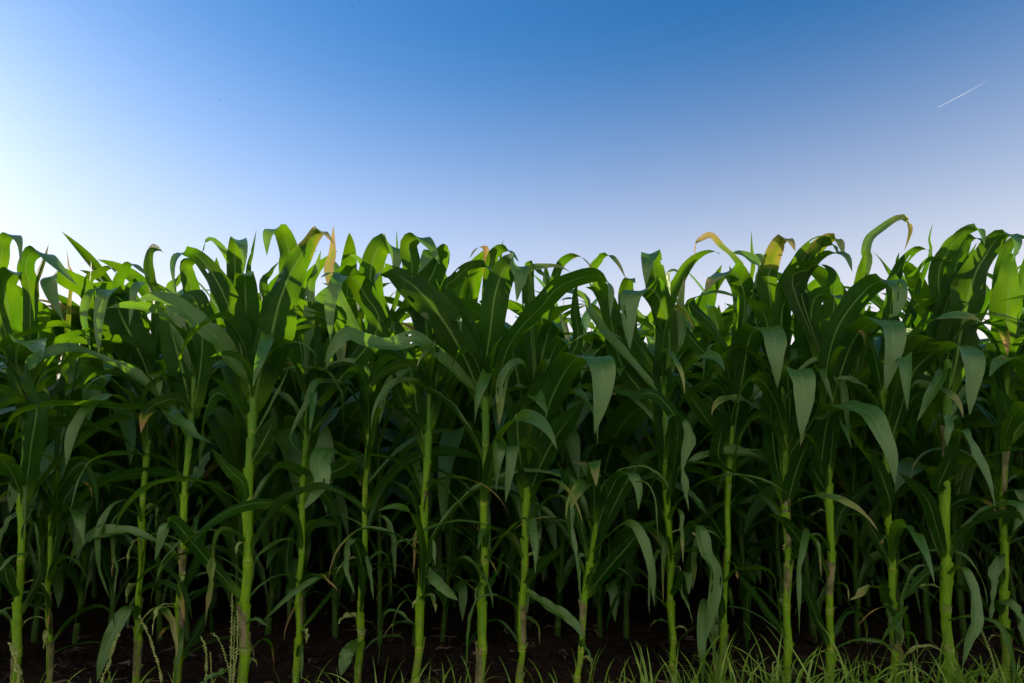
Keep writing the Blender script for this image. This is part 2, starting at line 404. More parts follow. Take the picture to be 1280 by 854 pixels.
# plant index | panel | width | face angle (deg; 0 = broad side to the road) | twist (deg) | flags | path x,y,depth cm
LEAVES = """
0 B1 130 10 0 - 120,820,0 150,640,-3 165,500,-6 190,360,-8 200,250,-4 215,160,4
0 B1 110 15 0 - 105,780,0 60,640,-5 -20,560,-10 -100,540,-16
0 A1 160 5 0 - 110,1050,0 100,900,2 85,760,0 110,675,-4 190,680,-10 230,760,-14
0 A1 120 12 10 - 130,1040,2 300,900,4 330,800,5 340,700,6
3 A1 75 50 20 t 900,1000,0 700,830,-4 600,780,-6 480,735,-8 370,705,-12 240,745,-16 150,790,-20 140,870,-22 180,970,-23 235,1110,-24
3 B1 85 52 0 - 960,400,0 870,310,-3 640,300,-6 450,285,-10 250,285,-14 100,325,-17 40,400,-19 5,525,-20
2 A1 80 55 0 - 720,850,0 600,720,-2 460,660,-4 340,590,-6 230,600,-8 100,640,-10 -40,690,-12
2 A1 60 55 0 - 700,900,0 620,800,-6 500,745,-9 400,740,-12 330,800,-15 250,830,-18 180,920,-20
0 A1 80 15 20 - -30,420,2 0,250,2 20,130,4 60,100,2 105,140,-1 110,270,-3
0 A1 80 25 0 - 160,420,2 135,290,2 160,205,2 230,200,0 330,290,-4 410,370,-6
0 A1 90 10 20 d 160,600,3 170,420,3 200,320,3 230,240,3 260,150,4
0 A1 140 15 0 - 60,650,3 40,480,3 20,360,2 70,300,0 100,320,-4
2 A1 100 35 0 - 560,560,0 470,400,0 380,350,-4 300,310,-8 262,360,-11 290,460,-13 340,560,-14
2 A1 85 5 0 - 760,700,0 700,480,2 620,400,0 560,420,-6 530,560,-8 527,745,-9
2 A1 60 20 0 - 640,520,3 580,390,2 520,385,0 470,430,-4 450,540,-6 485,730,-7
2 A1 190 5 0 - 790,1050,0 790,854,0 730,700,-3 650,540,-3 620,430,0 680,370,6
2 A1 70 20 10 - 960,480,2 900,420,0 800,360,-3 730,370,-6 710,450,-8 690,590,-9
2 A1 80 20 0 - 840,480,4 800,330,4 790,230,4 810,175,3 850,175,1 885,210,0
2 A1 70 25 0 - 480,400,4 540,300,4 590,275,3 625,310,1
2 A1 60 25 20 - 640,420,4 660,300,4 690,255,3 730,270,2 800,330,0
1 A1 30 20 0 d 375,420,4 368,280,4 355,175,4
1 A1 30 45 0 d 480,330,4 430,260,3 380,222,2 345,240,1
3 A2 190 5 0 - 130,1080,0 125,854,0 85,700,2 40,560,3 -30,470,5
3 A2 140 8 0 - 190,1050,0 210,854,-1 225,650,-2 200,480,-2 150,420,0 60,440,6
4 A2 120 45 0 - 470,900,0 400,800,-2 330,680,-4 230,590,-7 100,480,-10 -20,430,-13 -140,460,-15
2 B2 95 35 0 - -60,560,0 -60,330,-3 20,310,-8 100,370,-12 190,450,-15 295,495,-17
3 B2 80 30 0 - 170,750,0 210,650,3 250,560,6 270,530,7
4 A2 230 4 0 dn 490,1050,0 530,854,-2 590,650,-4 640,450,-4 700,300,0 760,200,2 820,110,3 850,80,2 890,100,-2 940,170,-4
4 A2 150 8 0 n 480,1050,0 450,800,-1 400,580,-2 330,400,-3 260,280,0 180,200,3 110,200,1 70,260,-3 80,410,-6
4 B2 26 40 0 - 500,470,0 560,350,-3 600,270,-5 660,150,-7 690,75,-8
5 B2 34 55 0 - 830,130,0 740,70,-3 650,20,-6 580,70,-9 520,160,-11 445,270,-12
4 B2 85 25 0 - 450,350,0 390,240,-4 330,170,-7 275,135,-9
4 B2 60 50 0 - 510,840,0 440,700,-4 370,630,-7 270,510,-9
4 B2 110 20 0 - 490,610,0 540,500,-3 590,400,-5 620,320,-6
5 B2 120 8 0 - 760,660,0 800,450,0 830,250,0 830,100,-1 830,-50,0 860,-160,3
5 A3 130 8 0 - 300,620,0 240,420,2 170,330,0 100,340,-6 60,460,-9 55,680,-10
5 B2 55 45 0 - 980,200,0 890,160,-3 830,170,-6 790,270,-9 730,380,-11 700,470,-12 780,575,-13
5 B2 130 12 30 - 800,700,0 1000,600,-5 960,545,-9 880,530,-13 850,600,-16 860,700,-18 760,850,-20
5 A2 125 12 0 - 700,330,4 690,200,4 650,85,4 610,70,2 575,100,-1 570,215,-2
4 A2 90 10 0 - 410,420,3 400,300,3 400,200,3 415,130,2 445,165,-2 450,300,-3
4 A2 40 20 0 - 470,330,4 490,200,4 515,70,4
4 A2 50 40 0 - 390,300,4 350,200,3 290,130,2 250,130,1 225,200,0
4 A2 130 5 0 - 470,700,0 460,520,0 455,380,0 455,310,-2 490,320,-6
5 A2 80 20 0 - 560,420,4 590,300,4 640,240,4 
5 A2 60 25 0 - 800,420,4 830,300,3 860,180,4 
5 A2 90 35 0 - 960,560,0 880,500,-2 790,470,-4 740,440,-6
3 A2 90 15 0 - 170,420,3 150,330,3 140,260,3 190,240,1 225,270,-1
3 A2 80 25 0 - 60,430,4 100,340,4 120,290,3
6 A3 60 25 0 D 60,340,4 66,200,4 72,50,4
6 A3 65 35 0 - 240,330,4 220,250,3 175,210,2 140,215,1
6 A3 110 25 0 - 250,520,2 180,330,2 80,300,0 0,330,-4
6 B3 140 8 0 - 260,500,0 262,300,0 255,100,0 240,-80,2 200,-190,4
6 A3 130 10 0 - 330,560,3 280,430,3 270,300,3 310,170,3 360,155,2 410,190,-1 400,330,-3
6 A3 30 20 0 - 415,420,4 415,250,4 408,75,4
8 A3 90 40 0 - 850,960,0 770,880,-3 700,800,-5 600,720,-8 510,655,-11 380,690,-14 250,670,-17 150,630,-20 80,690,-22 40,780,-22 45,860,-22
8 A3 190 12 0 - 870,1050,0 800,820,-3 720,660,-5 630,520,-5 530,400,-3 440,330,0 370,295,2 320,300,0 290,360,-2
7 B3 120 10 0 - 540,560,0 520,330,0 500,170,0 460,20,0 430,-100,0 400,-190,2
7 B3 100 18 0 - 575,420,0 610,260,0 625,100,0 640,-60,0 640,-200,3
7 B3 80 25 0 - 550,440,0 480,330,-3 420,230,-5 370,60,-6
7 A3 105 12 0 - 500,400,4 490,260,4 475,150,4 530,115,2 590,160,-1 640,260,-3
7 A3 130 10 0 - 560,440,3 610,290,3 640,205,3 600,180,0 550,260,-3 520,310,-4
7 A3 100 15 0 - 680,500,3 640,300,4 600,220,4
8 A3 90 28 0 - 680,420,4 720,340,3 800,270,2 870,255,0 920,300,-3
8 A3 50 25 0 D 890,420,5 890,300,5 888,190,5 870,165,3 830,180,1 795,230,0
8 A3 120 25 0 - 830,760,-2 760,560,-1 700,450,0 650,380,1
8 A4 150 8 0 - 10,1050,0 20,854,0 50,650,-2 70,480,-3 90,380,-2 130,280,0 180,260,-1 220,300,-4 205,400,-6 195,460,-6
8 A4 100 32 0 - 30,960,0 100,854,-1 150,700,-3 240,570,-6 330,480,-9 420,380,-12 540,330,-15 640,320,-17 695,380,-19 695,550,-20
9 B4 130 12 0 - 250,800,0 330,590,-3 420,430,-6 500,330,-8 560,260,-10
9 B4 150 8 0 - 300,660,0 320,470,-3 370,280,-6 440,130,-9 510,40,-12 590,30,-16 650,80,-20 650,230,-22 610,440,-23
9 B4 110 22 0 - 230,800,0 200,380,-3 280,250,-6 350,130,-8 430,90,-10
9 A4 120 8 0 - 270,1080,2 310,854,2 360,640,2 400,570,0 440,620,-4
9 A4 70 18 0 - 340,854,0 400,700,-2 440,655,-4 480,700,-7
9 A4 120 8 0 - 230,1000,2 190,800,2 160,660,2 130,590,2
9 B4 60 25 10 - 270,720,0 320,560,-4 250,490,-8 180,510,-12 160,620,-14 135,810,-15
11 A4 140 6 0 - 1010,760,0 1000,560,0 940,410,-2 880,395,-5 800,430,-9 790,560,-11 800,720,-12
11 A5 120 6 0 - 150,700,2 120,500,2 90,380,2 62,205,2 40,260,-3 30,380,-4
11 A4 110 20 0 - 760,800,3 690,520,3 620,400,3 560,380,2
9 A4 60 35 0 d 370,480,4 420,280,4 480,220,4 540,220,2 600,280,0 630,320,-1
11 A4 65 25 0 d 620,380,4 640,230,4 690,210,3 740,260,1 780,340,-1
9 A4 65 35 0 d 260,380,4 260,290,4 330,270,3 420,270,2 500,310,1
9 A4 80 18 0 - 260,300,4 330,310,3 400,360,2
8 A4 80 22 0 - 60,290,4 90,190,4 150,180,3 210,250,0
8 A4 30 20 0 - 95,330,5 113,200,5 125,120,5
11 A4 110 8 0 - 800,640,2 790,500,2 780,400,2 800,335,0 830,360,-3
9 A4 70 12 0 - 510,700,2 505,500,2 510,400,2 530,340,2
11 A4 80 40 0 - 620,560,2 560,440,2 460,400,1 330,410,0 270,390,0
10 C3 56 8 0 - 265,520,0 285,400,0 310,280,0 350,170,-2 385,115,-4 425,110,-7 450,160,-9 450,240,-10
10 C3 52 18 0 - 270,560,0 330,460,-3 400,380,-6 460,310,-8 530,270,-11
10 C3 60 16 0 - 290,400,0 350,250,3 420,120,4 480,50,6 540,20,8
10 C3 40 22 0 - 255,420,0 240,280,-2 200,150,-5 160,60,-8
10 C3 25 20 0 - 295,300,0 300,150,2 290,40,3
9 C3 42 28 0 t 60,330,0 100,230,-3 150,190,-6 200,215,-10 205,320,-13 235,440,-15 245,580,-16
9 C3 45 28 0 - 50,520,0 100,440,-3 190,365,-6
9 C3 38 28 0 - 50,520,0 130,580,-5 210,630,-8 260,700,-10
11 B5 110 8 0 - 130,740,0 130,400,0 120,150,0 110,-50,0 90,-150,2
11 B5 75 35 0 - 130,760,0 190,560,-5 225,430,-9 180,330,-12 80,225,-14 -30,225,-16 -185,205,-18
11 B5 70 18 25 t 140,600,0 170,380,-5 230,360,-9 270,440,-11 230,600,-12 240,700,-13 260,854,-14
11 B5 60 22 0 t 120,850,0 180,620,-6 200,480,-10 190,345,-12 150,360,-14 140,420,-15
12 B5 80 18 0 - 470,560,0 440,450,0 380,390,-3 300,280,-6 230,180,-8 190,130,-9
12 B5 165 4 0 - 478,650,0 500,450,0 530,250,-2 560,60,-4 590,-90,-6 650,-130,-10 710,-100,-14 720,20,-17 735,200,-18
12 B5 90 20 0 - 470,620,0 420,560,-3 430,450,-5 460,350,-6
12 B5 100 18 0 - 470,520,3 440,250,3 400,90,3 350,-30,3 330,-130,4
12 A5 85 26 0 - 170,520,3 210,350,3 270,250,3 340,200,2 400,190,1 430,210,0
12 A5 60 30 0 D 540,330,4 500,230,4 430,160,4 380,105,3 330,120,2 300,150,1 290,220,0
12 A5 110 25 0 - 660,300,3 600,230,3 540,200,3 480,200,1
12 A5 40 15 0 - 600,300,4 598,190,4 595,75,4
12 A5 120 25 0 d 560,480,2 520,320,2 460,300,0 390,340,-4 345,410,-7
12 A5 90 35 0 - 400,600,0 270,470,0 340,425,-3 430,410,-5 540,440,-7
12 A5 100 15 0 - 620,640,1 620,500,2 700,430,2 640,400,1 590,400,0
11 A5 50 25 0 d 220,640,3 215,480,3 235,350,3 250,320,2
11 A5 45 35 0 - 150,420,4 150,310,4 190,290,3 215,330,2
13 A5 100 30 0 - 760,700,0 700,640,-1 660,520,-2 600,460,-4 550,430,-5
13 A5 120 12 0 d 690,400,2 700,260,2 740,150,2 765,122,2 800,130,0 830,190,-2
13 A5 115 20 0 - 780,420,2 840,280,2 900,190,2 960,140,2 1030,150,1 1060,210,-1
13 A5 140 30 0 - 760,500,0 830,380,0 900,300,0 960,260,-2
13 B5 140 6 0 - 775,680,0 790,480,0 800,300,0 790,150,-2 815,100,-6 855,110,-12 875,230,-15 858,470,-17
13 B5 110 20 0 - 760,854,0 830,650,-4 880,520,-7 940,400,-9
13 B5 110 15 0 - 750,800,0 720,560,2 700,330,2 690,150,2 700,0,0
13 A5 165 6 0 - 960,1000,3 910,700,3 870,500,3 840,385,3 800,360,4
14 A6 130 8 0 - 130,1100,0 140,854,-2 170,680,-4 220,560,-5 300,450,-6 380,370,-7 450,345,-9 510,360,-12 535,420,-14 510,520,-15 470,545,-16
14 A6 130 8 0 - 180,1080,0 230,800,-3 300,640,-5 370,580,-9 430,555,-13 490,600,-17 500,700,-19 470,860,-20 455,940,-20
14 A6 105 25 0 - 60,600,2 80,440,2 150,420,0 220,440,-3 280,470,-5
14 B6 115 15 0 - 110,700,0 140,400,-3 200,285,-8 290,300,-14 380,340,-18 440,440,-21 490,560,-23 505,710,-24
14 B6 60 35 0 - 140,700,0 180,330,-3 140,340,-6 90,360,-8 30,355,-10
14 B6 70 20 0 - 130,760,0 80,640,-3 60,560,-4 
13 B6 75 25 0 - -60,560,-2 60,180,-4 100,90,-6 130,150,-9 180,275,-10
15 B6 100 18 0 - 500,900,0 480,800,-3 440,670,-6 405,580,-8 400,520,-8
15 B6 140 8 0 - 490,560,0 540,300,-2 600,120,-4 680,30,-6 760,-20,-9 850,-30,-14 910,20,-18 920,150,-20 905,340,-21
15 A6 90 22 0 - 560,900,0 520,800,0 580,700,-3 660,650,-6 730,670,-9 745,710,-10
15 A6 110 15 0 - 640,900,2 660,640,2 620,540,2 570,440,2
15 A6 100 30 0 - 740,560,1 720,500,0 640,450,-2 570,385,-4
16 B6 60 28 0 - 790,260,0 780,100,-4 740,150,-8 680,260,-11 625,375,-13
16 A6 215 4 0 n 800,1000,0 830,800,0 860,620,-1 900,430,-2 940,300,-2 985,220,-1 1030,150,0 1080,100,0 1130,100,-2 1160,150,-5 1130,250,-8
16 A6 140 10 0 n 780,900,0 740,660,2 790,450,2 850,320,3 930,170,4 945,140,4
16 A6 100 15 0 - 740,340,4 790,190,4 860,100,4 920,65,3 970,80,1 985,160,-1
16 A6 100 12 0 - 820,340,4 860,190,4 900,120,4 950,120,2 990,150,0
15 A6 90 22 0 - 500,380,3 560,240,3 620,180,3 680,180,1 710,220,-1
15 A6 70 15 0 - 520,320,4 520,240,4 530,190,4
14 A6 50 25 0 d 345,300,4 350,190,4 370,120,4 430,70,4 510,15,3 560,10,2 590,60,1 580,120,0 555,190,0
15 A6 40 15 0 - 680,260,4 690,120,4 710,38,4
14 A6 70 20 0 - 540,400,2 480,300,2 430,230,3 380,180,4
14 A6 115 12 0 d 0,380,3 80,190,3 150,125,3 200,125,2 225,180,0 230,220,-1
14 A6 90 10 0 - 300,500,3 330,300,3 350,180,3
14 A6 120 10 0 - 180,500,3 180,320,3 140,270,3 110,260,3
14 A6 125 35 0 - -40,360,0 60,280,0 150,210,0 240,210,-2 280,300,-4
15 A6 100 40 0 - 780,330,1 700,240,1 620,300,-1 560,330,-2
16 B6 58 25 0 - 800,720,0 830,560,-4 850,450,-8 875,425,-12 950,560,-16 1010,700,-19 1045,840,-20
16 B6 75 20 15 t 780,640,0 820,450,-6 810,340,-10 790,400,-14 785,510,-15
16 B6 90 20 0 - 780,760,0 740,720,-3 790,600,-6 840,480,-8
17 A6 195 4 0 - 1110,1050,0 1105,760,0 1110,500,-1 1120,330,-1 1130,220,0 1175,195,-2
17 A6 110 25 0 - 1260,1000,0 1240,860,-2 1180,770,-5 1100,760,-9 1040,800,-12 1010,860,-14
17 B6 130 8 0 - 1110,760,0 1110,500,0 1100,300,-2 1050,180,-4
17 A6 90 20 0 - 1080,400,3 1090,230,3 1120,150,3 1170,110,3 1230,130,1
17 A6 80 20 0 - 1180,400,3 1220,220,3 1260,120,3
17 B6 90 30 0 - 1120,800,0 1180,740,-6 1230,800,-9 1240,900,-10
1 C1 52 8 0 - 180,490,0 190,380,0 215,260,0 250,235,-4 285,270,-7 300,370,-9
1 C1 32 30 0 t 180,700,0 165,560,-3 130,470,-4 110,430,-5
0 C1 45 25 0 - 70,620,0 140,470,-3 130,400,-5 60,400,-9 20,430,-11 -20,480,-12
0 C1 40 22 0 - 65,560,0 30,500,-4 10,430,-6 -30,380,-8
3 B1 62 35 0 t 940,640,0 830,560,-3 680,545,-6 560,560,-9 480,590,-12 420,690,-14 375,850,-15
2 C1 34 28 0 - 510,300,0 480,215,-4 410,215,-7 360,290,-9 350,420,-10 390,555,-11
2 C1 28 28 0 t 510,260,0 440,240,-4 400,300,-7 415,450,-8 405,550,-9
4 C1 48 22 0 - 850,560,0 750,430,-3 690,360,-6 620,280,-8 590,290,-9 550,420,-10
2 C1 46 12 0 - 500,650,0 470,585,-3 420,640,-6 370,760,-8 345,850,-9
3 C1 48 20 0 - 655,760,0 690,690,3 740,590,5
3 C1 30 30 0 - 660,560,0 700,420,-4 735,290,-6
7 C2 20 35 0 - 600,220,0 540,90,-3 440,45,-6 350,50,-9 280,65,-10
7 C2 18 35 0 t 590,380,0 560,200,-4 500,140,-7 410,115,-9
7 C2 44 18 0 - 590,440,0 640,490,-4 720,560,-7
6 C2 56 12 20 t 390,600,0 375,440,-7 345,340,-10 320,400,-12 350,540,-13
6 C2 30 15 20 t 380,620,0 380,480,-6 390,400,-8 420,560,-9
5 C2 22 35 0 - 310,470,0 200,490,-4 100,560,-8 0,660,-10
7 C2 38 18 0 - 610,160,0 640,140,-3 690,180,-5 740,230,-6
7 C2 30 22 0 t 600,560,0 615,420,-4 625,340,-6 640,440,-8
8 C2 34 25 0 t 800,560,0 860,450,-4 880,380,-6
5 C2 42 15 0 - 140,560,0 110,440,3 125,320,4 150,280,4
5 C2 40 18 0 - 240,700,0 ... 
6 C2 46 20 0 - 370,700,0 330,740,-5 300,830,-7
16 C4 44 18 0 - 650,480,0 690,445,-5 730,530,-8 740,630,-10 715,700,-11 690,800,-12
16 C4 46 18 0 - 640,420,0 600,300,-6 560,190,-10 465,105,-13
15 C4 52 22 25 Dt 440,640,0 415,540,-4 370,510,-8 320,540,-10 290,560,-11
15 C4 48 16 20 Dt 440,560,0 425,600,-5 460,660,-6 475,800,-6
17 C4 46 22 0 t 850,620,0 830,560,-4 900,620,-8 930,740,-10
17 C4 46 18 0 t 850,520,0 820,400,-4 800,520,-7 790,640,-8
17 C4 50 15 0 - 850,330,0 890,170,-4 910,230,-8 870,320,-10
14 C4 40 22 0 - 210,380,0 260,250,4 310,190,6 380,130,8
13 C4 42 22 0 - 60,420,0 120,370,-4 60,280,-6 0,250,-7
14 C4 34 22 0 - 205,740,0 150,560,-4 110,440,-5
15 C4 40 22 0 - 440,440,0 400,360,4 340,260,6 290,230,7
16 C4 34 26 0 - 620,440,0 560,470,-3 480,560,-6
12 C3 44 22 0 - 750,640,0 740,540,-4 700,420,-8 690,390,-10
11 C3 50 15 0 - 575,420,0 650,290,-4 690,390,-8 725,480,-10 690,710,-12
11 C3 34 18 0 - 570,560,0 620,460,-4 630,540,-7
13 C3 30 25 0 - 980,700,0 880,560,-5 800,460,-8
""".strip().splitlines()

Y1 = 2.0
SEGS_HERO = 44
FRONT_GROUP = 'corn plants of the front row'
plants = []
for k, (xb, yb, xt, yt, ye, dy, rad) in enumerate(FRONT):
    r = random.Random(100 + k)
    Y = Y1 + dy
    a, b = at(xb, yb, Y), at(xt, yt, Y); d = (b - a) / (b[2] - a[2])
    base = a - d * (a[2] + 0.015)
    ztop = at(xt, ye, Y)[2]
    top = base + d * (ztop + 0.015)
    root = bpy.data.objects.new('corn_plant', None); COL.objects.link(root); root.location = base; root.empty_display_size = 0.1
    tag(root, FRONT_LABELS[k], 'corn plant', FRONT_GROUP)
    P, R, hs, nodes = stalk_points(np.zeros(3), top - base, rad, r, 0.008)
    V, Q, U = tube(P, R, 14, hs); U = node_uv(U, nodes)
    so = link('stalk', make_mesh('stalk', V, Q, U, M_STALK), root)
    for q in r.sample(nodes[:5], min(len(nodes), r.randint(1, 3))):                                          # pale ragged leaf bases left on the lower nodes
        i = int(np.argmin(np.abs(hs - q)))
        p0 = P[i] - np.array((0, 0, 0.0)); p1 = p0 + np.array((r.uniform(-.003, .003), 0, r.uniform(0.012, 0.035)))
        Vh, Qh, Uh = sheath_geo(p0, p1, R[i] * 1.02, R[i] * r.uniform(1.15, 1.5), r.uniform(0, 6.28), 14)
        a, wd_ = r.randrange(14), r.randint(3, 8); keep = [j for j in range(len(Qh)) if (j % 14 - a) % 14 < wd_ - (j // 14) * r.uniform(0.2, 0.9)]
        if not keep: keep = [0, 1]
        link('node_husk', make_mesh('node_husk', Vh, Qh[keep], Uh, M_HUSK), so)
    for q in r.sample(nodes[1:6], min(len(nodes) - 1, r.randint(1, 2))):   # old sheath drying round the stalk
        i = int(np.argmin(np.abs(hs - q))); h0 = max(0.02, q - r.uniform(0.05, 0.12)); j = int(np.argmin(np.abs(hs - h0)))
        Vh, Qh, Uh = sheath_geo(P[j], P[i] + np.array((0, 0, 0.02)), R[j] * 1.06, R[i] * 1.16, r.uniform(0, 6.28), 16)
        a, wd_ = r.randrange(16), r.randint(6, 12); Vh += np.random.RandomState(k).normal(0, 0.0007, Vh.shape)
        keep = [m for m in range(len(Qh)) if (m % 16 - a) % 16 < wd_ - (m // 16) * r.uniform(0.1, 0.8)]
        if keep: link('old_sheath', make_mesh('old_sheath', Vh, Qh[keep], Uh, M_BROWNHUSK), so)
    plants.append(dict(root=root, base=base, top=top, Y=Y, P=P + base, R=R, d=d, rad=rad, r=r))

def stalk_at(pl, z):
    P, R = pl['P'], pl['R']
    return np.array([np.interp(z, P[:, 2], P[:, 0]), np.interp(z, P[:, 2], P[:, 1]), z]), float(np.interp(z, P[:, 2], R))

for n, line in enumerate(LEAVES):
    tk = line.split()
    if '...' in tk: continue
    k, (x0, y0, s) = int(tk[0]), PANEL[tk[1]]
    wpx, ang, tw, fl = float(tk[2]), float(tk[3]), float(tk[4]), tk[5]
    pl = plants[k]; r = random.Random(3000 + n)
    pts = []
    for t in tk[6:]:
        x, y, d = (float(q) for q in t.split(','))
        pts.append(at(x0 + x / s, y0 + y / s, pl['Y'] + d * 0.013))
    # the blade grows out of its own plant's stalk
    p0 = pts[0]; zmax = pl['top'][2]
    q, rr = stalk_at(pl, min(max(p0[2], 0.05), zmax)); dist = float(np.linalg.norm(p0 - q))
    anchor_z = min(max(0.06, p0[2] - (0.0 if dist < 0.025 else 0.03 + 1.1 * math.hypot(p0[0] - q[0], p0[1] - q[1]))), zmax)
    q, rr = stalk_at(pl, anchor_z)
    if dist > 0.025: pts = [q] + pts
    else: pts[0] = q
    P, length = catmull(pts, SEGS_HERO)
    half = 0.5 * wpx / s * pl['Y'] / F * 1.03
    sg = 1 if r.random() < 0.5 else -1
    T0 = unit(P[2] - P[0]); side = np.array((T0[2], 0, -T0[0])); side = unit(side) if np.linalg.norm(side) > 1e-3 else np.array((1., 0, 0))
    L0 = side * math.cos(math.radians(ang)) + np.array((0, 1.0, 0)) * math.sin(math.radians(ang)) * sg
    V, Q, U = blade(P, half, L0, math.radians(tw) * sg, r.uniform(0.16, 0.40), r.uniform(0.09, 0.22), 500 + n, 10, 0.75 if 't' in fl else (0.22 if r.random() < 0.35 else 0.0), holes=r.random() < 0.4, base=0.6, under=(P[-1][2] > P[:, 2].max() - 0.06 and ang < 24), clasp=0.7, peak=0.30 if 'n' in fl else 0.5, power=1.15 if 'n' in fl else 2.3, ref=L0 if ang > 30 else (math.copysign(1, L0[0]) , L0[1] * 0.8, L0[2] * 0.35), keep=0.9)
    mat = M_DRY2 if 'D' in fl else M_DRY if 'd' in fl else (M_LEAF2 if r.random() < 0.3 else M_LEAF)
    lo = link('leaf', make_mesh('leaf', V - pl['base'], Q, U, mat), pl['root'])
    # sheath below the collar
    zs = max(0.03, anchor_z - r.uniform(0.07, 0.13)); q2, r2 = stalk_at(pl, zs)
    az = math.atan2(P[3][1] - q[1], P[3][0] - q[0])
    if anchor_z - zs > 0.03:
        V, Q, U = sheath_geo(q2 - pl['base'], q - pl['base'], r2 * 1.03, rr * 1.14 + 0.001, az)
        U[:, 1] = V[:, 2]; U[:, 0] = 0.0
        link('sheath', make_mesh('sheath', V, Q, U, M_STALK), lo)

# low, half withered and drooping leaves of the front row that hide most of the stalks
def drooper(pl, r, z, ln, wd, th0, th1, pw, seed, tear, mats):
    q, rr = stalk_at(pl, z); az = r.uniform(0, 2 * PI); p = q.copy(); pts = [p]; drift = r.gauss(0, 0.9); ks, ka = r.uniform(0.3, 0.8), (r.uniform(0.4, 1.4) if r.random() < 0.5 else 0)
    for i in range(1, 31):
        t = i / 30; th = min(3.05, th0 + (th1 - th0) * t ** pw + ka / (1 + math.exp(-(t - ks) * 50))); a = az + drift * t
        p = p + ln / 30 * np.array((math.sin(th) * math.cos(a), math.sin(th) * math.sin(a), math.cos(th))); p[2] = max(p[2], 0.012); pts.append(p)
    C, _ = catmull(pts[::2], 32)
    V, Q, U = blade(C, wd, np.array((-math.sin(az), math.cos(az), 0)), r.gauss(0, 1.3), r.uniform(0.2, 0.8), r.uniform(0.1, 0.28), seed, 8, tear, base=0.6, clasp=0.6, holes=r.random() < 0.4)
    link('leaf', make_mesh('leaf', V - pl['base'], Q, U, r.choice(mats)), pl['root'])
for k, pl in enumerate(plants):
    r = random.Random(700 + k); zt = pl['top'][2]
    for j in range(r.randint(5, 7)):                              # ribbons
        drooper(pl, r, r.uniform(0.08, 0.62), r.uniform(0.18, 0.46), r.uniform(0.005, 0.016), r.uniform(0.2, 0.8), r.uniform(2.2, 3.0), r.uniform(0.7, 1.5), 9000 + 20 * k + j,
                r.choice((0, 0.5, 0.8)), (M_LEAF, M_LEAF2, M_LEAF2, M_LEAF, M_DRY, M_DRY2))
    for j in range(4):                                            # whole leaves
        drooper(pl, r, r.uniform(0.30, min(0.85, zt - 0.02)), r.uniform(0.36, 0.62), r.uniform(0.013, 0.028), r.uniform(0.3, 0.7), r.uniform(1.8, 2.8), r.uniform(1.0, 2.0), 9500 + 20 * k + j,
                r.choice((0, 0.4, 0.7)), (M_LEAF, M_LEAF, M_LEAF2, M_LEAF2))
    for j in range(4):                                            # torn husks of dead leaves at the nodes
        drooper(pl, r, r.uniform(0.06, 0.55), r.uniform(0.06, 0.17), r.uniform(0.005, 0.013), r.uniform(0.1, 0.6), r.uniform(2.4, 3.0), r.uniform(0.4, 1.0), 9700 + 20 * k + j, 0.8, (M_DRY2, M_HUSK, M_LEAF2, M_HUSK))
    for j in range(7):                                            # small leaves of the top
        drooper(pl, r, r.uniform(min(0.78, zt - 0.1), zt), r.uniform(0.24, 0.46), r.uniform(0.009, 0.022), r.uniform(0.15, 0.5), r.uniform(1.5, 2.8), r.uniform(1.2, 2.4), 9800 + 20 * k + j, 0, (M_LEAF, M_LEAF, M_LEAF2, M_DRY))

